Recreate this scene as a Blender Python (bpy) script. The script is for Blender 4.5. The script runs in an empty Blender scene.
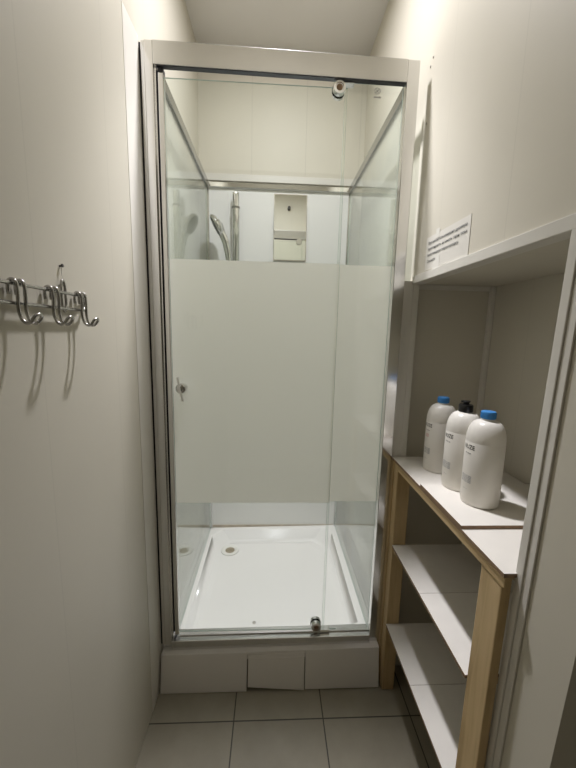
import bpy, bmesh, math, random
from mathutils import Vector, Matrix
random.seed(3)
S = bpy.context.scene
COL = S.collection
PI = math.pi

# ------------------------------------------------------------------ materials
def new_mat(name):
    m = bpy.data.materials.new(name); m.use_nodes = True
    nt = m.node_tree; nt.nodes.clear()
    out = nt.nodes.new('ShaderNodeOutputMaterial')
    return m, nt, out

def pbsdf(nt, col=(.8, .8, .8), rough=.5, metal=0., spec=.5):
    b = nt.nodes.new('ShaderNodeBsdfPrincipled')
    b.inputs['Base Color'].default_value = (*col, 1)
    b.inputs['Roughness'].default_value = rough
    b.inputs['Metallic'].default_value = metal
    b.inputs['Specular IOR Level'].default_value = spec
    return b

def math_node(nt, op, a, b=None, c=None):
    n = nt.nodes.new('ShaderNodeMath'); n.operation = op
    for i, v in enumerate((a, b, c)):
        if v is None: continue
        if hasattr(v, 'is_linked'): nt.links.new(v, n.inputs[i])
        else: n.inputs[i].default_value = v
    return n.outputs[0]

def noise(nt, scale, detail=2., vec=None, rough=.5):
    n = nt.nodes.new('ShaderNodeTexNoise')
    n.inputs['Scale'].default_value = scale; n.inputs['Detail'].default_value = detail
    n.inputs['Roughness'].default_value = rough
    if vec is not None: nt.links.new(vec, n.inputs['Vector'])
    return n

def ramp(nt, fac, stops):
    r = nt.nodes.new('ShaderNodeValToRGB')
    el = r.color_ramp.elements
    while len(el) < len(stops): el.new(.5)
    for e, (p, c) in zip(el, stops):
        e.position = p; e.color = (*c, 1)
    nt.links.new(fac, r.inputs['Fac'])
    return r.outputs['Color']

def plain(name, col, rough=.5, metal=0., spec=.5, nscale=60., namt=.04, bump=.0):
    """one colour with a faint procedural mottling"""
    m, nt, out = new_mat(name)
    b = pbsdf(nt, col, rough, metal, spec)
    tc = nt.nodes.new('ShaderNodeTexCoord')
    n = noise(nt, nscale, 3, tc.outputs['Object'])
    lo = tuple(max(0, c * (1 - namt)) for c in col); hi = tuple(min(1, c * (1 + namt)) for c in col)
    nt.links.new(ramp(nt, n.outputs['Fac'], [(.3, lo), (.7, hi)]), b.inputs['Base Color'])
    if bump:
        bp = nt.nodes.new('ShaderNodeBump'); bp.inputs['Strength'].default_value = bump; bp.inputs['Distance'].default_value = .001
        nt.links.new(n.outputs['Fac'], bp.inputs['Height']); nt.links.new(bp.outputs[0], b.inputs['Normal'])
    nt.links.new(b.outputs[0], out.inputs[0])
    return m

def panel_mat(name, axis, period, offset, col=(.635, .60, .505), rough=.5, seam=.93):
    """white plastic wall cladding: vertical joints along one axis"""
    m, nt, out = new_mat(name)
    b = pbsdf(nt, col, rough, 0, .25)
    tc = nt.nodes.new('ShaderNodeTexCoord')
    sx = nt.nodes.new('ShaderNodeSeparateXYZ'); nt.links.new(tc.outputs['Object'], sx.inputs[0])
    a = math_node(nt, 'ADD', sx.outputs[axis], offset)
    f = math_node(nt, 'FRACT', math_node(nt, 'DIVIDE', a, period))
    d = math_node(nt, 'ABSOLUTE', math_node(nt, 'SUBTRACT', f, .5))       # 0.5 at a joint
    d = math_node(nt, 'MULTIPLY', math_node(nt, 'SUBTRACT', .5, d), period)  # metres from joint
    k = nt.nodes.new('ShaderNodeMapRange'); k.interpolation_type = 'SMOOTHSTEP'
    k.inputs['From Min'].default_value = 0; k.inputs['From Max'].default_value = .0022
    nt.links.new(d, k.inputs['Value'])
    n = noise(nt, 2.2, 3, tc.outputs['Object'])
    base = ramp(nt, n.outputs['Fac'], [(.3, tuple(c * .97 for c in col)), (.7, tuple(min(1, c * 1.02) for c in col))])
    mx = nt.nodes.new('ShaderNodeMix'); mx.data_type = 'RGBA'
    nt.links.new(k.outputs[0], mx.inputs[0])
    mx.inputs[6].default_value = (*[c * seam for c in col], 1)
    nt.links.new(base, mx.inputs[7]); nt.links.new(mx.outputs[2], b.inputs['Base Color'])
    fine = noise(nt, 140, 2, tc.outputs['Object'])
    h = math_node(nt, 'ADD', math_node(nt, 'MULTIPLY', fine.outputs['Fac'], .12), k.outputs[0])
    bp = nt.nodes.new('ShaderNodeBump'); bp.inputs['Strength'].default_value = .16; bp.inputs['Distance'].default_value = .0005
    nt.links.new(h, bp.inputs['Height']); nt.links.new(bp.outputs[0], b.inputs['Normal'])
    nt.links.new(b.outputs[0], out.inputs[0])
    return m

def tile_mat():
    m, nt, out = new_mat('floor_tile')
    b = pbsdf(nt, (.3, .29, .26), .38)
    tc = nt.nodes.new('ShaderNodeTexCoord')
    mp = nt.nodes.new('ShaderNodeMapping'); mp.inputs['Location'].default_value = (.129 + .305 * 10, .151 + .305 * 10, 0)
    nt.links.new(tc.outputs['Object'], mp.inputs[0])
    br = nt.nodes.new('ShaderNodeTexBrick')
    br.offset = 0; br.squash = 1
    br.inputs['Scale'].default_value = 1; br.inputs['Brick Width'].default_value = .305; br.inputs['Row Height'].default_value = .305
    br.inputs['Mortar Size'].default_value = .0022; br.inputs['Mortar Smooth'].default_value = .15
    br.inputs['Color1'].default_value = (.325, .295, .225, 1); br.inputs['Color2'].default_value = (.31, .28, .213, 1)
    br.inputs['Mortar'].default_value = (.07, .062, .05, 1)
    nt.links.new(mp.outputs[0], br.inputs[0])
    n = noise(nt, 9, 5, tc.outputs['Object'], .6)
    g = ramp(nt, n.outputs['Fac'], [(.25, (.86, .86, .86)), (.75, (1.06, 1.06, 1.06))])
    mx = nt.nodes.new('ShaderNodeMix'); mx.data_type = 'RGBA'; mx.blend_type = 'MULTIPLY'; mx.inputs[0].default_value = 1
    nt.links.new(br.outputs['Color'], mx.inputs[6]); nt.links.new(g, mx.inputs[7])
    nt.links.new(mx.outputs[2], b.inputs['Base Color'])
    bp = nt.nodes.new('ShaderNodeBump'); bp.inputs['Strength'].default_value = .5; bp.inputs['Distance'].default_value = .002; bp.invert = True
    nt.links.new(br.outputs['Fac'], bp.inputs['Height']); nt.links.new(bp.outputs[0], b.inputs['Normal'])
    nt.links.new(b.outputs[0], out.inputs[0])
    return m

def wood_mat(name, axis, c0=(.42, .29, .135), c1=(.62, .46, .245)):
    m, nt, out = new_mat(name)
    b = pbsdf(nt, c1, .6)
    tc = nt.nodes.new('ShaderNodeTexCoord')
    mp = nt.nodes.new('ShaderNodeMapping')
    sc = [26., 26., 26.]; sc[axis] = 1.6
    mp.inputs['Scale'].default_value = sc
    nt.links.new(tc.outputs['Object'], mp.inputs[0])
    n = noise(nt, 2.2, 5, mp.outputs[0], .55); n.inputs['Distortion'].default_value = .6
    k = noise(nt, 7, 2, tc.outputs['Object'])
    f = math_node(nt, 'ADD', math_node(nt, 'MULTIPLY', n.outputs['Fac'], .75), math_node(nt, 'MULTIPLY', k.outputs['Fac'], .3))
    nt.links.new(ramp(nt, f, [(.34, c0), (.5, tuple((a + 2 * d) / 3 for a, d in zip(c0, c1))), (.7, c1)]), b.inputs['Base Color'])
    bp = nt.nodes.new('ShaderNodeBump'); bp.inputs['Strength'].default_value = .2; bp.inputs['Distance'].default_value = .001
    nt.links.new(n.outputs['Fac'], bp.inputs['Height']); nt.links.new(bp.outputs[0], b.inputs['Normal'])
    nt.links.new(b.outputs[0], out.inputs[0])
    return m

def metal_mat(name, col, rough, streak=None):
    m, nt, out = new_mat(name)
    b = pbsdf(nt, col, rough, 1.)
    tc = nt.nodes.new('ShaderNodeTexCoord')
    mp = nt.nodes.new('ShaderNodeMapping')
    mp.inputs['Scale'].default_value = streak or (30, 30, 30)
    nt.links.new(tc.outputs['Object'], mp.inputs[0])
    n = noise(nt, 4, 3, mp.outputs[0])
    r = nt.nodes.new('ShaderNodeMapRange'); r.inputs['To Min'].default_value = rough * .8; r.inputs['To Max'].default_value = rough * 1.25
    nt.links.new(n.outputs['Fac'], r.inputs['Value']); nt.links.new(r.outputs[0], b.inputs['Roughness'])
    nt.links.new(b.outputs[0], out.inputs[0])
    return m

def glass_mat(name, tint=(.955, .975, .96), haze=0.):
    m, nt, out = new_mat(name)
    t = nt.nodes.new('ShaderNodeBsdfTransparent'); t.inputs[0].default_value = (*tint, 1)
    g = nt.nodes.new('ShaderNodeBsdfGlossy'); g.inputs['Roughness'].default_value = .01; g.inputs[0].default_value = (1, 1, 1, 1)
    lw = nt.nodes.new('ShaderNodeLayerWeight'); lw.inputs['Blend'].default_value = .5
    p = math_node(nt, 'POWER', lw.outputs['Facing'], 5.)
    f = math_node(nt, 'ADD', math_node(nt, 'MULTIPLY', p, .95), .04)
    mx = nt.nodes.new('ShaderNodeMixShader')
    body = t.outputs[0]
    if haze:      # a film of dried limescale
        d = nt.nodes.new('ShaderNodeBsdfDiffuse'); d.inputs[0].default_value = (.86, .88, .84, 1)
        tr = nt.nodes.new('ShaderNodeBsdfTranslucent'); tr.inputs[0].default_value = (.86, .88, .84, 1)
        dt = nt.nodes.new('ShaderNodeMixShader'); nt.links.new(d.outputs[0], dt.inputs[1]); nt.links.new(tr.outputs[0], dt.inputs[2])
        hz = nt.nodes.new('ShaderNodeMixShader')
        tc = nt.nodes.new('ShaderNodeTexCoord'); n = noise(nt, 7, 4, tc.outputs['Object'])
        nt.links.new(math_node(nt, 'MULTIPLY', n.outputs['Fac'], haze * 2), hz.inputs[0])
        nt.links.new(body, hz.inputs[1]); nt.links.new(dt.outputs[0], hz.inputs[2]); body = hz.outputs[0]
    nt.links.new(f, mx.inputs[0]); nt.links.new(body, mx.inputs[1]); nt.links.new(g.outputs[0], mx.inputs[2])
    nt.links.new(mx.outputs[0], out.inputs[0])
    return m

def frost_mat():
    m, nt, out = new_mat('frosted_film')
    tr = nt.nodes.new('ShaderNodeBsdfTranslucent'); tr.inputs[0].default_value = (.97, .955, .88, 1)
    df = nt.nodes.new('ShaderNodeBsdfDiffuse'); df.inputs[0].default_value = (.74, .735, .67, 1)
    tc = nt.nodes.new('ShaderNodeTexCoord')
    n = noise(nt, 5, 3, tc.outputs['Object'])
    nt.links.new(ramp(nt, n.outputs['Fac'], [(.3, (.92, .90, .83)), (.7, (.96, .94, .875))]), df.inputs[0])
    a = nt.nodes.new('ShaderNodeMixShader'); a.inputs[0].default_value = .22
    nt.links.new(tr.outputs[0], a.inputs[1]); nt.links.new(df.outputs[0], a.inputs[2])
    g = nt.nodes.new('ShaderNodeBsdfGlossy'); g.inputs['Roughness'].default_value = .12
    mx = nt.nodes.new('ShaderNodeMixShader')
    lw = nt.nodes.new('ShaderNodeLayerWeight'); lw.inputs['Blend'].default_value = .5
    p = math_node(nt, 'POWER', lw.outputs['Facing'], 5.)
    nt.links.new(math_node(nt, 'ADD', math_node(nt, 'MULTIPLY', p, .8), .03), mx.inputs[0])
    nt.links.new(a.outputs[0], mx.inputs[1]); nt.links.new(g.outputs[0], mx.inputs[2])
    nt.links.new(mx.outputs[0], out.inputs[0])
    return m

def emit_mat(name, col, strength):
    m, nt, out = new_mat(name)
    e = nt.nodes.new('ShaderNodeEmission'); e.inputs[0].default_value = (*col, 1); e.inputs[1].default_value = strength
    nt.links.new(e.outputs[0], out.inputs[0])
    return m

LAMP_COL = (1.0, .99, 1.05)
M = dict(
    wall_y=panel_mat('wall_cladding_left', 1, .283, .24 + 2.83),
    wall_r=panel_mat('wall_cladding_right', 1, .283, .15 + 2.83),
    wall_x=panel_mat('wall_cladding_end', 0, .28, .14 + 2.8, seam=.82),
    niche=panel_mat('niche_cladding', 1, .375, .05, (.70, .65, .53)),
    ceil=plain('ceiling_board', (.72, .70, .66), .6, namt=.015, nscale=3),
    trim=plain('white_plastic_trim', (.70, .675, .61), .35, namt=.02, nscale=8),
    trim_lit=plain('lit_edge_trim', (.83, .80, .73), .35, namt=.015, nscale=6),  # trim colour raised to carry the lamp's grazing light
    tile=tile_mat(),
    alu=metal_mat('satin_aluminium', (.73, .725, .715), .16, (4, 4, .5)),
    alu_x=metal_mat('satin_aluminium_rail', (.68, .675, .66), .24, (.5, 4, 4)),
    alu_grey=metal_mat('grey_anodised_rail', (.40, .40, .39), .2),
    chrome=metal_mat('chrome', (.78, .78, .77), .08),
    steel=metal_mat('dull_steel_wire', (.45, .44, .42), .24),
    dark=plain('black_seal_and_gap_shade', (.012, .012, .014), .5),  # rubber door seal, also the shade painted into the left wall gap
    mirror=metal_mat('mirror_silver', (.90, .91, .89), .012),
    glass=glass_mat('clear_glass'),
    glass_hazy=glass_mat('limescaled_glass', haze=.12),
    glass_edge=plain('glass_edge_green', (.50, .58, .52), .2),
    frost=frost_mat(),
    acrylic=plain('white_acrylic', (.84, .815, .775), .16, namt=.012, nscale=4),
    panel=plain('white_back_panel', (.84, .832, .795), .22, namt=.012, nscale=3),
    seal=plain('aged_silicone', (.50, .43, .34), .5, namt=.2, nscale=30),
    drain=plain('drain_ring_white', (.80, .78, .72), .3),
    drain_in=plain('drain_cup_beige', (.34, .29, .20), .5),
    wood_z=wood_mat('pine_upright', 2),
    wood_y=wood_mat('pine_batten', 1),
    lam=plain('white_laminate', (.80, .765, .70), .33, namt=.02, nscale=25),
    mdf=plain('brown_board_edge', (.26, .165, .095), .7, namt=.15, nscale=90),
    bottle=plain('white_bottle_plastic', (.77, .74, .675), .32, namt=.01, nscale=8),
    label=plain('bottle_label_paper', (.75, .72, .655), .45, namt=.01, nscale=8),
    blue=plain('blue_cap_plastic', (.05, .25, .60), .4),
    black=plain('black_cap_plastic', (.006, .006, .007), .3),
    ink=plain('black_ink', (.03, .03, .032), .6),
    grey_ink=plain('grey_fine_print', (.42, .415, .40), .6),
    red_ink=plain('red_ink', (.62, .16, .17), .6),
    paper=plain('white_paper', (.70, .675, .61), .7, namt=.015, nscale=12),
    tape=plain('clear_tape', (.80, .78, .71), .25, namt=.01),
    lamp=emit_mat('lamp_diffuser_glow', LAMP_COL, 1.0),
    screw=plain('screw_head', (.40, .38, .34), .4, metal=.6),
    string=plain('pale_string', (.66, .63, .56), .7),
    darkhook=plain('dark_nail', (.05, .045, .04), .5),
    hose=metal_mat('chrome_hose', (.70, .70, .69), .2),
    nozzle=plain('grey_rubber_nozzles', (.22, .22, .22), .5),
)

# ------------------------------------------------------------------ mesh helpers (bmesh in world coordinates)
def B(): return bmesh.new()

def box(bm, x0, x1, y0, y1, z0, z1, mi=0, bev=0.):
    vs = [bm.verts.new((x, y, z)) for x in (x0, x1) for y in (y0, y1) for z in (z0, z1)]
    idx = [(0, 1, 3, 2), (4, 6, 7, 5), (0, 4, 5, 1), (2, 3, 7, 6), (0, 2, 6, 4), (1, 5, 7, 3)]
    fs = []
    for f in idx:
        q = bm.faces.new([vs[i] for i in f]); q.material_index = mi; fs.append(q)
    if bev:
        es = list({e for f in fs for e in f.edges})
        bmesh.ops.bevel(bm, geom=es, offset=bev, segments=2, affect='EDGES', profile=.6)
    return vs

def ring_frame(d):
    d = d.normalized()
    a = Vector((0, 0, 1)) if abs(d.z) < .9 else Vector((1, 0, 0))
    u = d.cross(a).normalized(); v = d.cross(u).normalized()
    return u, v

def tube(bm, pts, r, n=10, mi=0, closed=False, cap=True, rs=None):
    pts = [Vector(p) for p in pts]
    m = len(pts); rings = []
    u = None
    for i, p in enumerate(pts):
        if closed: t = pts[(i + 1) % m] - pts[i - 1]
        elif i == 0: t = pts[1] - p
        elif i == m - 1: t = p - pts[-2]
        else: t = pts[i + 1] - pts[i - 1]
        t.normalize()
        if u is None: u, v = ring_frame(t)
        else:
            u = (u - t * u.dot(t)).normalized(); v = t.cross(u).normalized()
        rr = rs[i] if rs else r
        rings.append([bm.verts.new(p + (u * math.cos(2 * PI * k / n) + v * math.sin(2 * PI * k / n)) * rr) for k in range(n)])
    for i in range(m if closed else m - 1):
        a, b = rings[i], rings[(i + 1) % m]
        for k in range(n):
            f = bm.faces.new((a[k], a[(k + 1) % n], b[(k + 1) % n], b[k])); f.smooth = True; f.material_index = mi
    if cap and not closed:
        for f in (bm.faces.new(rings[0][::-1]), bm.faces.new(rings[-1])): f.material_index = mi
    return rings

def smooth_path(pts, sub=6):
    """Catmull-Rom through the points"""
    P = [Vector(p) for p in pts]; out = []
    for i in range(len(P) - 1):
        p0 = P[max(i - 1, 0)]; p1 = P[i]; p2 = P[i + 1]; p3 = P[min(i + 2, len(P) - 1)]
        for k in range(sub):
            t = k / sub
            out.append(.5 * ((2 * p1) + (p2 - p0) * t + (2 * p0 - 5 * p1 + 4 * p2 - p3) * t * t + (3 * p1 - p0 - 3 * p2 + p3) * t ** 3))
    out.append(P[-1]); return out

def lathe(bm, prof, n=40, mat4=None, mi=0, sharp=35):
    """prof: list of (radius, height) about local Z, moved by mat4"""
    mat4 = mat4 or Matrix.Identity(4); rings = []
    for r, z in prof:
        if r < 1e-6: rings.append([bm.verts.new(mat4 @ Vector((0, 0, z)))])
        else: rings.append([bm.verts.new(mat4 @ Vector((r * math.cos(2 * PI * k / n), r * math.sin(2 * PI * k / n), z))) for k in range(n)])
    for a, b in zip(rings, rings[1:]):
        for k in range(n):
            k2 = (k + 1) % n
            if len(a) == 1 and len(b) == 1: continue
            if len(a) == 1: f = bm.faces.new((a[0], b[k2], b[k]))
            elif len(b) == 1: f = bm.faces.new((a[k], a[k2], b[0]))
            else: f = bm.faces.new((a[k], a[k2], b[k2], b[k]))
            f.smooth = True; f.material_index = mi
    return rings

def rot_to(d, loc):
    q = Vector(d).normalized().to_track_quat('Z', 'Y')
    return Matrix.Translation(loc) @ q.to_matrix().to_4x4()

def shade(me):
    # keep flat faces flat, round faces round
    fl = [p.use_smooth for p in me.polygons]
    if any(fl):
        me.set_sharp_from_angle(angle=math.radians(48))
        me.polygons.foreach_set('use_smooth', fl)

def finish(name, bm, mats, parent=None, sharp=True):
    bmesh.ops.recalc_face_normals(bm, faces=bm.faces[:])
    me = bpy.data.meshes.new(name)
    off = Vector((0, 0, 0))
    if parent is not None:
        p = parent
        while p is not None: off += p.location; p = p.parent
    bmesh.ops.translate(bm, verts=bm.verts[:], vec=-off)
    bm.to_mesh(me); bm.free()
    if not isinstance(mats, (list, tuple)): mats = [mats]
    for m in mats: me.materials.append(m)
    shade(me)
    o = bpy.data.objects.new(name, me); COL.objects.link(o)
    if parent is not None: o.parent = parent
    return o

def centre(o):
    """put a top-level mesh's origin at the middle of its base"""
    me = o.data; co = [v.co for v in me.vertices]
    c = Vector(((min(v.x for v in co) + max(v.x for v in co)) / 2, (min(v.y for v in co) + max(v.y for v in co)) / 2, min(v.z for v in co)))
    me.transform(Matrix.Translation(-c)); o.location = c
    return o

def tag(o, label, cat, group=None):
    o['label'] = label; o['category'] = cat
    if group: o['group'] = group
    return o

def thing(name, label, cat, loc, group=None):
    o = bpy.data.objects.new(name, None); COL.objects.link(o); o.location = loc; o.empty_display_size = .05
    return tag(o, label, cat, group)

def part(name, bm, mats, parent, label=None):
    o = finish(name, bm, mats, parent)
    if label: o['label'] = label
    return o

def struct(name, bm, mats, label=None):
    o = finish(name, bm, mats); o['kind'] = 'structure'
    if label: o['label'] = label; 
    return o

def text_mesh(body, height, spacing=1.0):
    """letters as flat polygons: (verts 2D, faces), left-aligned, cap height = height"""
    cu = bpy.data.curves.new('t', 'FONT'); cu.body = body; cu.size = 1; cu.space_character = spacing
    cu.resolution_u = 3; cu.offset = .012
    ob = bpy.data.objects.new('t', cu); COL.objects.link(ob)
    dg = bpy.context.evaluated_depsgraph_get(); dg.update()
    me = bpy.data.meshes.new_from_object(ob.evaluated_get(dg))
    k = height / .7
    vs = [(v.co.x * k, v.co.y * k) for v in me.vertices]; fs = [tuple(p.vertices) for p in me.polygons]
    bpy.data.objects.remove(ob); bpy.data.meshes.remove(me); bpy.data.curves.remove(cu)
    return vs, fs

def put_flat(bm, vs, fs, fn, mi=0):
    vv = [bm.verts.new(fn(x, y)) for x, y in vs]
    for f in fs:
        try: q = bm.faces.new([vv[i] for i in f]); q.material_index = mi
        except ValueError: pass

# ------------------------------------------------------------------ the room
XL = -.412            # left wall
XR = .438             # right wall above the niche and at the entrance
XS = .446             # right wall inside the shower
YB = .800             # back wall
ZC = 2.69             # ceiling
YF = -2.0            # wall behind the camera
NT = 1.477            # niche head
NB = .728             # niche back

bm = B(); box(bm, -1.3, 1.3, -2.1, 1.0, -.06, 0); struct('floor', bm, M['tile'], 'grey square floor tiles with dark joints')
bm = B(); box(bm, -1.3, 1.3, -2.1, 1.0, ZC, ZC + .06); struct('ceiling', bm, M['ceil'])
bm = B(); box(bm, XL - .1, XL, YF - .1, YB + .1, 0, ZC); struct('wall_left', bm, M['wall_y'])
bm = B(); box(bm, XL, 1.2, YB, YB + .1, 0, ZC); struct('wall_back', bm, M['wall_x'])
bm = B(); box(bm, -1.2, 1.3, YF - .1, YF, 0, ZC); struct('wall_hallway', bm, M['wall_x'])
bm = B(); box(bm, XL, XR, -.735, -.607, 2.06, ZC); struct('wall_front', bm, M['wall_x'], 'wall above the doorway, seen in the shower mirror')
bm = B()
box(bm, XR, 1.1, -.735, .03, NT, ZC)                 # above the niche
pier = box(bm, XR, 1.1, -.735, -.607, 0, NT)         # pier at the near side of the niche, its outer edge slightly out of plumb
for q in pier:
    if q.co.z < .1: q.co.y += .066 if q.co.y < -.7 else .038
box(bm, NB, 1.1, -.607, .03, 0, NT)                  # back of the niche
box(bm, XS, 1.1, .03, YB, 0, ZC)                     # beside the shower, its end closes the niche
WR = struct('wall_right', bm, M['wall_r'], 'white clad wall with a deep shelf niche')

# trims of the room
bm = B(); box(bm, XL, XL + .0012, -.115, -.0105, 0, 2.125); struct('trim_1', bm, M['trim_lit'])
bm = B(); box(bm, .4040, XR - .0005, .0, .0295, 0, NT + .006, bev=.0015); box(bm, XR - .0005, XS + .012, .0, .0295, 0, NT - .0005, bev=.0015)
box(bm, .4040, .418, -.005, 0, .8885, NT - .0005, bev=.002)
struct('trim_2', bm, M['trim'])
bm = B()
box(bm, XR - .006, XR, -.612, -.0005, NT - .004, NT + .020, bev=.0015)       # along the niche head
box(bm, XR, XR + .03, -.590, -.0005, NT - .004, NT, bev=.001)
struct('trim_3', bm, M['trim'])
bm = B()
box(bm, XR - .007, XR + .02, -.607, -.590, 0, NT - .004, bev=.0015)     # near jamb of the niche
box(bm, XR - .004, XR - .0001, -.622, -.607, 0, NT - .004, bev=.001)
for q in bm.verts: q.co.y += .026 * (1.35 - q.co.z) / .9 - .006
struct('trim_4', bm, M['trim'])
bm = B()
box(bm, NB - .016, NB - .0002, .014, .0298, .0, NT - .001, bev=.003)                # corner strip in the niche
struct('trim_5', bm, M['trim'])
bm = B(); box(bm, XS + .01, NB - .017, .020, .0298, NT - .016, NT - .0005, bev=.002); struct('trim_6', bm, M['trim'])
bm = B(); box(bm, XL + .001, XS - .001, YB - .012, YB - .0003, 2.078, 2.112, bev=.002); struct('trim_7', bm, M['trim'])

# ceiling lamp (above the frame, over the front of the cabin)
LX, LY = .02, .06
L = thing('ceiling_lamp', 'round white ceiling spotlight over the front of the shower', 'ceiling light', (LX, LY, ZC))
bm = B(); lathe(bm, [(.052, 0), (.075, 0), (.075, -.012), (.068, -.022), (.056, -.024), (.052, -.018), (.052, 0)], 40, Matrix.Translation((LX, LY, ZC - .0003)))
part('housing', bm, M['trim'], L)
bm = B(); lathe(bm, [(0, -.016), (.052, -.016)], 40, Matrix.Translation((LX, LY, ZC)))
part('diffuser', bm, M['lamp'], L)
ld = bpy.data.lights.new('ceiling_spot', 'AREA'); ld.shape = 'DISK'; ld.size = .095; ld.energy = 38; ld.color = LAMP_COL
# photometric profile of the fitting: a bright downward beam with a weaker wide skirt
ld.use_nodes = True; lt = ld.node_tree
em = [n for n in lt.nodes if n.type == 'EMISSION'][0]
ge = lt.nodes.new('ShaderNodeNewGeometry'); sz = lt.nodes.new('ShaderNodeSeparateXYZ'); lt.links.new(ge.outputs['Incoming'], sz.inputs[0])
cu = lt.nodes.new('ShaderNodeFloatCurve'); lt.links.new(math_node(lt, 'ABSOLUTE', sz.outputs[2]), cu.inputs['Value'])
cv = cu.mapping.curves[0]
BEAM = [(0, .24), (.42, .24), (.60, .25), (.72, .275), (.80, .30), (.834, .375), (.875, .60), (.913, .80), (.95, .93), (1, 1)]
while len(cv.points) < len(BEAM): cv.points.new(.5, .5)
for p_, (x_, y_) in zip(cv.points, BEAM): p_.location = (x_, y_); p_.handle_type = 'AUTO_CLAMPED'
cu.mapping.update(); lt.links.new(cu.outputs[0], em.inputs['Strength'])
lo = bpy.data.objects.new('ceiling_spot', ld); COL.objects.link(lo); lo.location = (LX, LY, ZC - .026)

# added fill, no known fitting: brightens the pier's outer face beyond the doorway
hd = bpy.data.lights.new('hallway_fill', 'POINT'); hd.shadow_soft_size = .12; hd.energy = 2.2; hd.color = (1, .93, .80)
ho = bpy.data.objects.new('hallway_fill', hd); COL.objects.link(ho); ho.location = (.80, -1.75, 2.50)

# small dark hook high on the wall behind (seen in the shower mirror)
bm = B(); lathe(bm, [(0, .0), (.015, .0), (.015, .004), (.007, .006), (.007, .026), (.013, .030), (.013, .036), (0, .038)], 20, rot_to((0, 1, 0), (.115, -.607, 2.52)))
tag(centre(finish('wall_peg', bm, M['darkhook'])), 'small dark peg seen reflected in the shower mirror', 'hook')

# ------------------------------------------------------------------ shower cabin
C = thing('shower_cabin', 'glass shower cabin with aluminium frame and frosted middle band', 'shower cabin', (0, .37, 0))
RT = .150             # tray rim height
def slope(bm):        # the head rail sits a little lower at its right end
    for v in bm.verts: v.co.z -= .009 * (v.co.x + .4) / .8

# tray
def loop8(x0, x1, y0, y1, c, cb, z):
    return [(x0 + c, y0, z), (x1 - c, y0, z), (x1, y0 + c, z), (x1, y1 - cb, z), (x1 - cb, y1, z), (x0 + cb, y1, z), (x0, y1 - cb, z), (x0, y0 + c, z)]
bm = B()
YT0, YT1 = -.030, .778
TAPER = .026
def taper(bm):
    for v in bm.verts:
        if v.co.y < .01: v.co.y -= TAPER * (1 - v.co.z / .15)
        v.co.z += .008 * v.co.x / .4 * v.co.z / .15      # the tray stands a little out of level
loops = [loop8(-.405, .399, YT0 + .012, YT1, .004, .004, .118), loop8(-.405, .399, YT0, YT1, .004, .004, .118),
         loop8(-.405, .399, YT0, YT1, .004, .004, RT - .006), loop8(-.400, .394, YT0 + .005, YT1 - .004, .004, .004, RT),
         loop8(-.352, .352, .040, .752, .035, .055, RT), loop8(-.346, .346, .045, .747, .035, .055, RT - .004),
         loop8(-.326, .326, .060, .722, .05, .075, RT - .050), loop8(-.314, .314, .068, .708, .05, .078, RT - .060),
         loop8(-.285, .285, .095, .68, .06, .075, RT - .062)]
rings = [[bm.verts.new(p) for p in l] for l in loops]
for a, b in zip(rings, rings[1:]):
    for k in range(8):
        f = bm.faces.new((a[k], a[(k + 1) % 8], b[(k + 1) % 8], b[k])); f.smooth = True
bm.faces.new(rings[-1]); taper(bm)
tray = part('shower_tray', bm, M['acrylic'], C, 'white shower tray with chamfered corners')
md = tray.modifiers.new('Bevel', 'BEVEL'); md.width = .004; md.segments = 3; md.limit_method = 'ANGLE'; md.angle_limit = math.radians(25)
# front and side skirt with a notch in the middle of the front
bm = B()
F0, F1 = YT0 - .002, YT0 + .012
box(bm, -.4045, -.093, F0, F1, .0015, .144, bev=.002)
box(bm, .122, .3985, F0, F1, .004, .144, bev=.002)
box(bm, -.093, .122, F0, F1, .136, .144)
box(bm, -.403, -.391, F1, YT1 - .004, .0015, .120); box(bm, .385, .397, F1, YT1 - .004, .0015, .120)
taper(bm); part('tray_skirt', bm, M['acrylic'], tray)
bm = B()
v = box(bm, -.089, .119, F0 - .001, F0 + .008, .018, .134, bev=.0015)
box(bm, -.084, .114, F0 - .0022, F0 - .001, .116, .122); box(bm, .012, .0135, F0 - .0018, F0 - .001, .03, .115)
for vv in bm.verts: vv.co.z -= .016 * (vv.co.x + .089) / .208 * (1 - (vv.co.z - .018) / .1)
taper(bm); part('access_cover', bm, M['acrylic'], tray, 'slightly crooked cover plate in the tray front')
# drain, plug dot
D = Vector((-.238, .640, RT - .0640))
bm = B(); lathe(bm, [(.050, .0), (.049, .004), (.044, .0055), (.030, .004), (.027, .001), (.024, -.0)], 36, Matrix.Translation(D))
dr = part('drain_ring', bm, M['drain'], tray)
bm = B(); lathe(bm, [(.026, .0012), (.014, .0006), (0, .0006)], 30, Matrix.Translation(D)); 
box(bm, D.x - .003, D.x + .003, D.y - .025, D.y + .025, D.z + .001, D.z + .0022); box(bm, D.x - .025, D.x + .025, D.y - .003, D.y + .003, D.z + .001, D.z + .0022)
part('drain_grate', bm, M['drain_in'], tray)
bm = B(); lathe(bm, [(.0075, 0), (.0075, .002), (.005, .003), (0, .003)], 18, Matrix.Translation((-.077, .152, RT - .0625)))
part('screw_cap', bm, M['screw'], tray)

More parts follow.
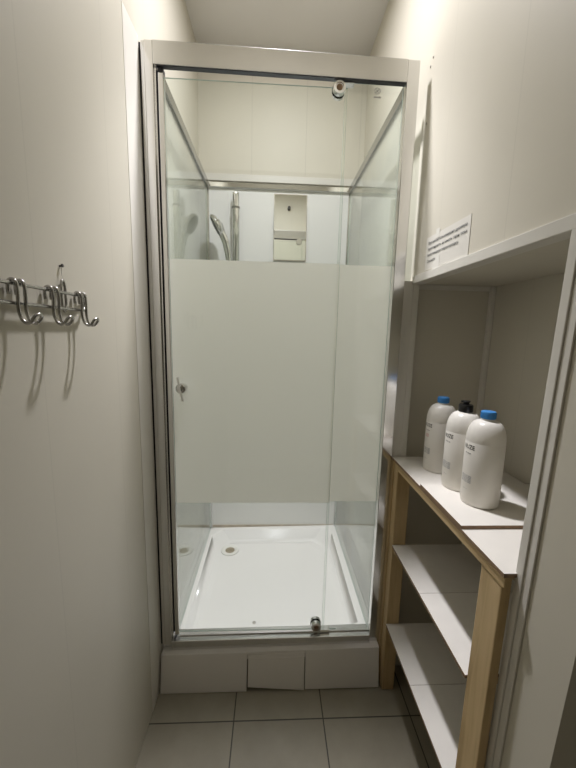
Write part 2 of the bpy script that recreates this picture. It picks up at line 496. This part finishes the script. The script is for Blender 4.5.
# front frame
ZF = 2.056
bm = B()
box(bm, -.4065, -.3955, -.008, .012, RT, 2.117, bev=.0015); box(bm, -.3955, -.371, -.012, .012, RT, 2.117, bev=.002)
box(bm, -.371, -.3665, -.004, .030, RT + .02, ZF)
part('frame_post', bm, M['alu'], C)
bm = B(); box(bm, XL + .0006, -.4066, -.0075, -.001, RT + .01, 2.112); part('wall_gap_shade', bm, M['dark'], C, 'dark strip standing for the shade in the gap along the left wall')  # shade of the gap beside the post, put in as a black strip
bm = B(); box(bm, -.3664, -.3615, .006, .030, RT + .045, ZF - .004); part('door_seal', bm, M['dark'], C, 'black rubber seal')
bm = B()
box(bm, .3665, .4035, -.012, .012, RT, 2.117, bev=.002)
slope(bm); part('frame_post', bm, M['alu'], C)
bm = B()
box(bm, -.371, .3665, -.014, .0035, ZF, 2.117, bev=.002)
slope(bm); part('head_rail', bm, M['alu_x'], C)
bm = B(); box(bm, -.360, .365, -.0115, .0030, ZF - .0022, ZF - .0002); slope(bm); part('rail_dark_strip', bm, M['dark'], C, 'dark strip under the head rail')  # thin black strip that darkens the rail's underside
bm = B()
box(bm, -.371, .3665, -.019, .034, RT - .002, .186, bev=.0025); box(bm, -.345, .3665, .002, .006, .186, .190)
for v in bm.verts: v.co.z += .007 * (v.co.x - .2) / .6
part('bottom_rail', bm, M['alu_x'], C)

# door leaf
GZ0, GZ1, FZ0, FZ1 = .196, 2.034, .708, 1.530
def pane(name, x0, x1, y0, y1, z0, z1, mats=None, parent=None):
    bm = B(); box(bm, x0, x1, y0, y1, z0, z1)
    bm.faces.ensure_lookup_table(); bm.normal_update()
    big = max(f.calc_area() for f in bm.faces)
    for f in bm.faces:
        if f.calc_area() < big * .5: f.material_index = 1
    return part(name, bm, mats or [M['glass'], M['glass_edge']], parent)
def frosted(x0, x1, y0, y1, parent):
    bm = B(); box(bm, x0, x1, y0, y1, FZ0, FZ1)
    bm.normal_update()
    for f in bm.faces: f.material_index = 0 if f.normal.y > .5 else (2 if abs(f.normal.x) > .5 else 1)
    return part('frosted_band', bm, [M['frost'], M['glass'], M['glass_edge']], parent, 'frosted middle band')
def pane3(name, x0, x1, y0, y1, z0, z1, parent):
    p = None
    for a, b in ((FZ1, z1), (z0, FZ0)):
        bm = B(); box(bm, x0, x1, y0, y1, a, b); bm.normal_update()
        for f in bm.faces:
            n = f.normal; fz = f.calc_center_median().z
            if abs(n.y) < .5: f.material_index = 1
            if abs(n.z) > .5 and (abs(fz - FZ0) < .001 or abs(fz - FZ1) < .001): f.material_index = 0
        q = part(name if p is None else 'lower_pane', bm, [M['glass'], M['glass_edge']], parent if p is None else p)
        p = p or q
    frosted(x0, x1, y0, y1, p)
    return p
door = pane3('door_pane', -.346, .194, .004, .009, GZ0, GZ1, C)
door['label'] = 'pivoting glass door leaf'
bm = B(); box(bm, -.3610, -.3462, -.004, .018, GZ0 - .003, GZ1 + .008, bev=.002); part('door_stile', bm, M['alu'], door)
bm = B(); box(bm, -.3605, -.3465, -.0045, .0185, GZ1 + .0082, GZ1 + .021, bev=.001); part('stile_cap', bm, M['dark'], door)
# knob
bm = B()
lathe(bm, [(0, -.006), (.008, -.006), (.008, -.010), (.014, -.012), (.0165, -.016), (.0165, -.022), (.014, -.025), (0, -.026)], 28, rot_to((0, 1, 0), (-.316, .010, 1.118)))
lathe(bm, [(0, .004), (.0165, .004), (.0165, .012), (.012, .015), (0, .015)], 28, rot_to((0, 1, 0), (-.316, .006, 1.118)))
nv = len(bm.verts); vs = box(bm, -.3197, -.3125, -.024, -.0165, 1.078, 1.157, bev=.0012)
bm.verts.ensure_lookup_table()
for q in bm.verts[nv:]: q.co.x -= .19 * (q.co.z - 1.118)
part('door_knob', bm, M['chrome'], door, 'round chrome knob with a thin grip')
# pivots
def pivot(x, z, up):
    bm = B()
    m4 = rot_to((0, -1, 0), (x, .004, z))
    lathe(bm, [(0, 0), (.019, 0), (.019, .010), (.0175, .014), (.012, .015), (.011, .012), (.0095, .012)], 30, m4)
    lathe(bm, [(0, -.006), (.021, -.006), (.021, -.016), (0, -.016)], 30, m4)
    if up: box(bm, x - .008, x + .008, -.002, .016, z + .016, ZF - .0005)
    else: box(bm, x - .008, x + .008, -.002, .016, .1905, z - .016)
    lathe(bm, [(.0097, .011), (.006, .0135), (0, .0135)], 20, m4, mi=1)
    part('door_pivot', bm, [M['chrome'], M['mdf']], door)
pivot(.168, 2.028, True); pivot(.163, .216, False)
for x, z0, z1 in ((.195, ZF - .012, ZF - .004), (.196, .190, .198)):
    bm = B(); box(bm, x - .019, x + .019, -.002, .02, z0, z1, bev=.001); part('pane_clip', bm, M['chrome'], C)
fixed = pane3('fixed_pane', .188, .3662, .013, .018, .1865, ZF - .0005, C)
# round quality stamp etched on the glass
bm = B()
cx, cz = .287, 2.036
for k in range(24):
    a0, a1 = 2 * PI * k / 24, 2 * PI * (k + 1) / 24
    q = [bm.verts.new((cx + r * math.cos(a), .0127, cz + r * math.sin(a))) for r, a in ((.0075, a0), (.0095, a0), (.0095, a1), (.0075, a1))]
    bm.faces.new(q)
for s in (-1, 1):
    q = [bm.verts.new((cx + dx, .0127, cz + dz)) for dx, dz in ((-.006, -.0045 * s), (-.004, -.006 * s), (.006, .0045 * s), (.004, .006 * s))]
    bm.faces.new(q)
q = [bm.verts.new((cx + dx, .0127, cz + dz)) for dx, dz in ((-.011, -.019), (.011, -.019), (.011, -.0145), (-.011, -.0145))]; bm.faces.new(q)
part('glass_stamp', bm, M['grey_ink'], fixed, 'small round grey stamp with a bar')

# sides, back panel, top rails, corner posts
def side(x, s):
    bm = B(); box(bm, x - .003, x + .003, .034, .762, RT + .0005 + .008 * x / .4, 2.036)
    bm.normal_update()
    for f in bm.faces:
        if abs(f.normal.x) < .5: f.material_index = 1
    part('side_pane', bm, [M['glass_hazy'], M['glass_edge']], C)
    bm = B(); box(bm, x - .009, x + .009, .0195, .762, 2.036, 2.068, bev=.0015)
    if s > 0: 
        for v in bm.verts: v.co.z -= .009
    part('side_rail', bm, M['alu_grey'], C)
    bm = B(); box(bm, x - .009, x + (.012 if s < 0 else .010), .7622, .7768, RT + .001, 2.068, bev=.0015)
    part('corner_post', bm, M['alu'], C)
side(-.368, -1); side(.377, 1)
bm = B(); box(bm, -.376, .385, .777, .783, RT + .0005, 2.038); part('back_panel', bm, M['panel'], C, 'glossy white back panel')
bm = B(); box(bm, -.3585, .3685, .764, .7768, 2.036, 2.062, bev=.003); part('back_rail', bm, M['chrome'], C)
bm = B(); box(bm, -.357, .367, .772, .7768, RT - .006, RT + .010, bev=.001); part('panel_seal', bm, M['seal'], C, 'discoloured sealant along the tray')

# ------------------------------------------------------------------ things inside the shower
bm = B(); box(bm, -.019, .150, .7715, .7768, 1.688, 2.016, bev=.0012)
TILT = .036          # the mirror leans back a little
def tilt(bm):
    for v in bm.verts: v.co.y -= TILT * (2.0185 - v.co.z)
tilt(bm)
mr = thing('wall_mirror', 'small upright rectangular mirror on the white shower back panel', 'mirror', (.065, .775, 1.688))
part('mirror_glass', bm, M['mirror'], mr)
bm = B()
box(bm, -.021, .152, .7722, .7768, 1.6855, 1.688); box(bm, -.021, .152, .7722, .7768, 2.016, 2.0185)
box(bm, -.021, -.019, .7722, .7768, 1.688, 2.016); box(bm, .150, .152, .7722, .7768, 1.688, 2.016)
tilt(bm); part('mirror_edge', bm, M['seal'], mr)

R = thing('shower_riser_rail', 'thick vertical chrome shower rail left of the small mirror', 'shower rail', (-.216, .745, 1.15))
RX, RY = -.216, .742
bm = B(); lathe(bm, [(0, 1.15), (.018, 1.15), (.0195, 1.153), (.0195, 1.925), (.0195, 1.93)], 24, Matrix.Translation((RX, RY, 0))); part('rail_pipe', bm, M['chrome'], R)
bm = B(); lathe(bm, [(.0175, 1.93), (.0175, 1.998), (.016, 2.003), (0, 2.003)], 24, Matrix.Translation((RX, RY, 0))); part('rail_cap', bm, M['chrome'], R)
bm = B(); lathe(bm, [(.0195, 1.926), (.0215, 1.928), (.0215, 1.936), (.0175, 1.938)], 24, Matrix.Translation((RX, RY, 0)))
part('rail_ring', bm, M['steel'], R)
for z in (1.905, 1.20):
    bm = B(); lathe(bm, [(.012, .0), (.012, .018), (.018, .0195)], 20, rot_to((0, 1, 0), (RX, RY + .0155, z)))
    part('wall_bracket', bm, M['chrome'], R)
bm = B()
lathe(bm, [(.0197, 1.575), (.026, 1.578), (.026, 1.632), (.0197, 1.635)], 24, Matrix.Translation((RX, RY, 0)))
tube(bm, [(RX - .012, RY - .012, 1.605), (RX - .024, RY - .040, 1.612)], .010, 14)
lathe(bm, [(.0145, -.02), (.019, -.02), (.021, .02), (.0165, .02), (.0145, -.02)], 22, rot_to((-.05, -.02, 1), (-.240, .683, 1.612)))
part('slider', bm, M['chrome'], R)

H = thing('hand_shower', 'chrome hand shower head left of the vertical shower rail', 'shower head', (-.24, .683, 1.58))
HC = Vector((-.303, .668, 1.822)); HN = Vector((-.86, -.10, -.48)).normalized()
path = smooth_path([(-.238, .683, 1.572), (-.241, .683, 1.62), (-.246, .681, 1.68), (-.259, .677, 1.745), (-.277, .672, 1.787), tuple(HC - HN * .014)], 6)
n_ = len(path)
bm = B()
tube(bm, path, .012, 16, rs=[.0125 + .004 * math.sin(PI * i / (n_ - 1)) + (.006 * (i / (n_ - 1)) ** 3) for i in range(n_)])
m4 = rot_to(HN, HC)
lathe(bm, [(0, -.026), (.022, -.025), (.040, -.018), (.053, -.006), (.055, .002), (.052, .007), (.047, .008)], 36, m4)
part('shower_body', bm, M['chrome'], H)
bm = B(); lathe(bm, [(.047, .0078), (.045, .010), (0, .011)], 36, m4)
for rr, nn in ((.012, 6), (.024, 12), (.037, 18)):
    for k in range(nn):
        a = 2 * PI * k / nn
        lathe(bm, [(.0022, 0), (.0016, .0025), (0, .0027)], 6, m4 @ Matrix.Translation((rr * math.cos(a), rr * math.sin(a), .0098)))
part('spray_face', bm, M['nozzle'], H, 'dark spray face')
bm = B()
tube(bm, smooth_path([(-.238, .683, 1.573), (-.236, .684, 1.50), (-.25, .69, 1.30), (-.25, .70, 1.02), (-.215, .71, .86), (-.165, .725, .90), (-.15, .745, 1.02), (-.15, .772, 1.06)], 8), .007, 10)
part('shower_hose', bm, M['hose'], H)

# ------------------------------------------------------------------ hook rack on the left wall
K = thing('wall_hook_rack', 'steel wire hook rack hung on the left wall', 'hook rack', (XL, -.62, 1.33))
RXk = -.401; Z1, Z2 = 1.3715, 1.3430
bm = B()
end = -.402
pts = [(RXk, -.84, Z1), (RXk, -.7, Z1), (RXk, -.55, Z1), (RXk, end - .006, Z1)]
for k in range(1, 10):
    a = PI / 2 - PI * k / 10
    pts.append((RXk - .010 * math.cos(a) * .6, end + .012 * math.cos(a), (Z1 + Z2) / 2 + (Z1 - Z2) / 2 * math.sin(a)))
pts += [(RXk, end - .006, Z2), (RXk, -.55, Z2), (RXk, -.7, Z2), (RXk, -.84, Z2)]
tube(bm, pts, .0029, 10)
part('double_rail', bm, M['steel'], K)
def bracket(y):
    bm = B()
    loop = [(-.4045, y + .0062 * math.cos(2 * PI * k / 20), 1.366 + .020 * math.sin(2 * PI * k / 20) + (.008 if 0 < k < 10 else -.008)) for k in range(20)]
    tube(bm, loop, .0025, 8, closed=True)
    tube(bm, [(-.4045, y - .0062, Z1 + .001), (RXk, y - .0062, Z1)], .002, 8); tube(bm, [(-.4045, y - .0062, Z2 - .001), (RXk, y - .0062, Z2)], .002, 8)
    tube(bm, [(XL, y, 1.384), (-.4045, y + .004, 1.388)], .0022, 8); tube(bm, [(XL, y, 1.345), (-.4045, y + .004, 1.342)], .0022, 8)
    part('rack_bracket', bm, M['steel'], K)
bracket(-.462); bracket(-.78)
bm = B(); lathe(bm, [(0, 0), (.0018, 0), (.0018, .004), (.0032, .0045), (.0032, .0065), (0, .007)], 12, rot_to((1, 0, .2), (XL, -.455, 1.4200)))
part('nail', bm, M['darkhook'], K)
bm = B(); tube(bm, [(XL + .003, -.455, 1.4195), (-.408, -.457, 1.408), (-.4045, -.461, 1.3935)], .0006, 6); part('hanging_string', bm, M['string'], K)
def hook(y):
    bm = B()
    hw = .0078
    prof = [(-.0060, 1.356), (-.0068, 1.366), (-.0050, 1.3745), (0, 1.3775), (.0052, 1.3745), (.0066, 1.366), (.0066, 1.355), (.0060, 1.342), (.0066, 1.330), (.0098, 1.3195), (.0160, 1.3140), (.0220, 1.3155), (.0268, 1.3215)]
    a = [(RXk + x, y - hw, z) for x, z in prof]; b = [(RXk + x, y + hw, z) for x, z in prof]
    tip = []
    for k in range(1, 8):
        t = PI * k / 8
        s = math.sin(t) * .0062
        tip.append((RXk + .0268 + s * .6, y - hw * math.cos(t), 1.3215 + s * 1.0))
    tube(bm, smooth_path(a + tip + b[::-1], 4), .0026, 9)
    part('hook', bm, M['steel'], K)
for y in (-.584, -.502, -.414): hook(y)

# ------------------------------------------------------------------ notice taped to the right wall
bm = B()
px = XR - .0012
def P(u, v):   # u along the sheet from its far (left) edge, v up from its bottom edge
    return Vector((px, -.078 - u, 1.4975 + v + .004 * (1 - u / .23)))
q = [P(0, 0), P(.23, 0), P(.23, .093), P(0, .093)]
vf = [bm.verts.new(p) for p in q]; vb = [bm.verts.new(p + Vector((.0008, 0, 0))) for p in q]
bm.faces.new(vf); bm.faces.new(vb[::-1])
for i in range(4): bm.faces.new((vf[i], vb[i], vb[(i + 1) % 4], vf[(i + 1) % 4]))
N = thing('paper_notice', 'white paper notice with four printed lines on right wall', 'notice', (px, -.193, 1.4975))
part('paper_sheet', bm, M['paper'], N)
bm = B()
lines = [('Просим использовавших душевую', .0755, .205), ('протирать и мыть при том', .0590, .205), ('запотевшую перегородку.', .0425, .172), ('Спасибо!', .0245, .052)]
for s, v0, wd in lines:
    vs, fs = text_mesh(s, .0072)
    w = max(x for x, y in vs)
    put_flat(bm, vs, fs, lambda x, y: P(.013 + x * wd / w, v0 + y - .004) + Vector((-.0009, 0, 0)))
part('printed_text', bm, M['ink'], N)
for u0, u1, v0, v1 in ((.052, .090, -.010, .034), (.058, .078, .080, .104)):
    bm = B()
    q = [bm.verts.new(P(u, v) + Vector((-.0006, 0, 0))) for u, v in ((u0, v0), (u1, v0), (u1, v1), (u0, v1))]; bm.faces.new(q)
    part('tape_strip', bm, M['tape'], N, 'strip of clear tape')

# screws in the wall beside the cabin
for y, z in ((-.004, 2.098), (-.020, 2.112), (-.004, 1.945)):
    bm = B(); lathe(bm, [(.0034, 0), (.0032, .0012), (.0016, .0018), (.0012, .0006), (0, .0006)], 14, rot_to((-1, 0, 0), (XR, y, z)))
    part('screw', bm, M['screw'], WR)

# ------------------------------------------------------------------ pine shelf unit in the niche
SX = .409
U = thing('pine_shelf_unit', 'low pine shelf unit with white laminate shelves beside the shower', 'shelf unit', (.55, -.3, 0))
def post(x0, x1, y0, y1, z1):
    bm = B(); box(bm, x0, x1, y0, y1, .0005, z1, bev=.0025); part('post', bm, M['wood_z'], U)
ZT = .887; Z_2 = .590; Z_3 = .280
post(SX - .001, SX + .044, -.0630, -.0275, ZT - .0095)
batten_back = B(); box(batten_back, SX - .0045, SX + .030, -.0272, -.0065, .0005, ZT - .0095, bev=.002); part('post', batten_back, M['wood_z'], U)
bm = B(); box(bm, SX + .001, SX + .0195, -.582, -.520, .0005, ZT - .0095, bev=.0025)
for q in bm.verts: q.co.y += .012 * (1 - q.co.z / ZT)          # the near plank leans
part('post', bm, M['wood_z'], U)
post(NB - .048, NB - .003, -.0715, -.0265, ZT - .0095)
post(NB - .048, NB - .003, -.586, -.540, ZT - .0095)
def batten(x0, x1, y0, y1, z0, z1):
    bm = B(); box(bm, x0, x1, y0, y1, z0, z1, bev=.0015); part('batten', bm, M['wood_y'], U)
batten(SX - .0005, SX + .0015, -.588, -.004, ZT - .030, ZT - .0095)
batten(SX + .0460, SX + .066, -.5860, -.0275, ZT - .042, ZT - .0095)
for z in (Z_2, Z_3):
    batten(SX + .004, NB - .004, -.0790, -.0635, z - .030, z - .0085); batten(SX + .0300, NB - .05, -.5100, -.4950, z - .032, z - .0085)
def board(y0, y1, z, t=.008, x0=SX - .003, x1=NB - .002, notch=None, parent=U, name='shelf_board', mk=None):
    bm = B()
    if notch:   # cut-outs round the uprights: list of (ya, yb)
        segs = []
        cur = y0
        for a, b in notch:
            if a > cur: segs.append((cur, a, x0))
            segs.append((max(a, cur), min(b, y1), SX + .0465)); cur = b
        if cur < y1: segs.append((cur, y1, x0))
        for a, b, xx in segs: box(bm, xx, x1 if xx == x0 else NB - .049, a, b, z - t, z)
    else: box(bm, x0, x1, y0, y1, z - t, z)
    bm.normal_update()
    for f in bm.faces: f.material_index = 0 if abs(f.normal.z) > .5 else 1
    return part(name, bm, [M['lam'], M['mdf']], parent) if parent else finish(name, bm, [M['lam'], M['mdf']])
board(-.300, -.0035, ZT); board(-.5875, -.3008, ZT)
board(-.2835, -.0635, Z_2); board(-.5150, -.2845, Z_2)
board(-.2785, -.0635, Z_3); board(-.5110, -.2795, Z_3)
lb = board(-.447, -.237, ZT + .0085, parent=None, name='loose_shelf_board', x0=SX - .004)
tag(centre(lb), 'loose white laminate board lying on the top shelf under two bottles', 'board')

# ------------------------------------------------------------------ three dispenser bottles
RB = .0435
def wrap(th0, r, z0):
    def fn(x, y):
        a = th0 + x / r
        return Vector((r * math.cos(a), r * math.sin(a), z0 + y))
    return fn
def bottle(loc, cap, label, word, small, red):
    T = thing('lotion_bottle', label, 'bottle', loc, 'lotion bottles on the top shelf')
    def lp(name, bm, mats, lab=None, parent=T):
        me = bpy.data.meshes.new(name); bmesh.ops.scale(bm, vec=(1, 1, .972), verts=bm.verts[:]); bmesh.ops.recalc_face_normals(bm, faces=bm.faces[:]); bm.to_mesh(me); bm.free()
        for m in (mats if isinstance(mats, list) else [mats]): me.materials.append(m)
        shade(me)
        o = bpy.data.objects.new(name, me); COL.objects.link(o); o.parent = parent
        if lab: o['label'] = lab
        return o
    bm = B()
    R_ = RB
    prof = [(0, .003), (.030, .003), (.034, 0), (R_ - .0045, 0), (R_ - .0012, .0015), (R_, .005), (R_, .168)]
    for k in range(1, 15):
        t = PI / 2 * k / 15
        prof.append((.0165 + (R_ - .0165) * math.cos(t) ** .9, .168 + .050 * math.sin(t)))
    prof += [(.0165, .219), (.0155, .2205), (.0155, .228), (0, .228)]
    lathe(bm, prof, 56)
    lp('bottle_body', bm, M['bottle'])
    # printed sleeve
    bm = B(); lathe(bm, [(R_ + .0002, .012), (R_ + .0004, .0125), (R_ + .0004, .1635), (R_ + .0002, .164)], 56)
    lb_ = lp('sleeve', bm, M['label'])
    bm = B()
    if cap == 'blue':
        prof = [(.0145, .2235), (.0160, .2235), (.0166, .225), (.0166, .2395), (.0155, .2415), (.006, .2418), (0, .2418)]
        lathe(bm, prof, 40)
        for k in range(40):
            a = 2 * PI * k / 40
            m4 = Matrix.Rotation(a, 4, 'Z')
            vs = [bm.verts.new(m4 @ Vector(p)) for p in ((.0165, -.0006, .2255), (.0172, 0, .2255), (.0165, .0006, .2255), (.0165, -.0006, .239), (.0172, 0, .239), (.0165, .0006, .239))]
            bm.faces.new((vs[0], vs[1], vs[4], vs[3])); bm.faces.new((vs[1], vs[2], vs[5], vs[4])); bm.faces.new((vs[3], vs[4], vs[5]))
        lp('screw_cap', bm, M['blue'], 'blue screw cap')
    else:
        lathe(bm, [(.0145, .220), (.0178, .220), (.0182, .2215), (.0180, .2370), (.0165, .2395), (.0090, .2400), (.0078, .2405), (.0076, .2445), (.0092, .2462), (.0100, .2490), (.0092, .2500), (0, .2500)], 40)
        pc = lp('flip_cap', bm, M['black'], 'black dispensing cap')
        bm = B(); tube(bm, [(0, 0, .2470), (-.010, .003, .2474), (-.0125, .004, .2478)], .0026, 12)
        lp('cap_spout', bm, M['black'], None, pc)
    th = math.radians(186)
    r = R_ + .0007
    bm = B()
    def line(s, h, z, wd, mi):
        vs, fs = text_mesh(s, h, 1.05)
        w = max(x for x, y in vs)
        vs = [(x * wd / w - wd / 2, y) for x, y in vs]
        put_flat(bm, vs, fs, wrap(th, r, z), mi)
    line(word, .0110, .1460, .034, 0)
    line(small, .0036, .1335, .019, 0)
    for j in range(5):
        q = [bm.verts.new(wrap(th, r - .00015, 0)(x, z)) for x, z in [(-.016 + .032 * k / 6, .0740 - j * .0040) for k in range(7)] + [(.016 - .032 * k / 6, .0772 - j * .0040) for k in range(7)]]
        bm.faces.new(q).material_index = 1
    line('1000 ml', .0028, .040, .014, 1)
    if red:
        line('SOS', .0095, .1130, .013, 2)
    lp('label_print', bm, [M['ink'], M['grey_ink'], M['red_ink']], None, lb_)
    return T
bottle((.515, -.112, ZT), 'blue', 'white bottle with blue cap and red mark on its label, farthest back', 'NUZE', 'shampoo', True)
bottle((.506, -.250, ZT + .0085), 'black', 'white bottle with black dispensing cap standing between the two blue-capped ones', 'NUZE', 'shower gel', False)
bottle((.511, -.339, ZT + .0085), 'blue', 'white bottle with blue cap and no red mark, at the near end of the row', 'NUZE', 'soap', False)

# ------------------------------------------------------------------ world, camera
w = bpy.data.worlds.new('dark_world'); S.world = w; w.use_nodes = True
w.node_tree.nodes['Background'].inputs[0].default_value = (.02, .02, .02, 1)

F, YAW, PIT, ROL = 339.68, .0489, .1517, .0233
fw = Vector((math.sin(YAW) * math.cos(PIT), math.cos(YAW) * math.cos(PIT), -math.sin(PIT)))
rt = Vector((math.cos(YAW), -math.sin(YAW), 0)); up = rt.cross(fw)
rt2 = math.cos(ROL) * rt + math.sin(ROL) * up; up2 = -math.sin(ROL) * rt + math.cos(ROL) * up
cd = bpy.data.cameras.new('camera'); cam = bpy.data.objects.new('camera', cd); COL.objects.link(cam)
cd.sensor_fit = 'AUTO'; cd.sensor_width = 36; cd.lens = F / 768 * 36; cd.clip_start = .02
m = Matrix((rt2, up2, -fw)).transposed().to_4x4(); m.translation = Vector((-.0190, -1.1237, 1.3098))
cam.matrix_world = m
S.camera = cam
S.view_settings.view_transform = 'Standard'; S.view_settings.look = 'None'
S.view_settings.gamma = 1; S.view_settings.use_curve_mapping = False
S.view_settings.exposure = 0.0
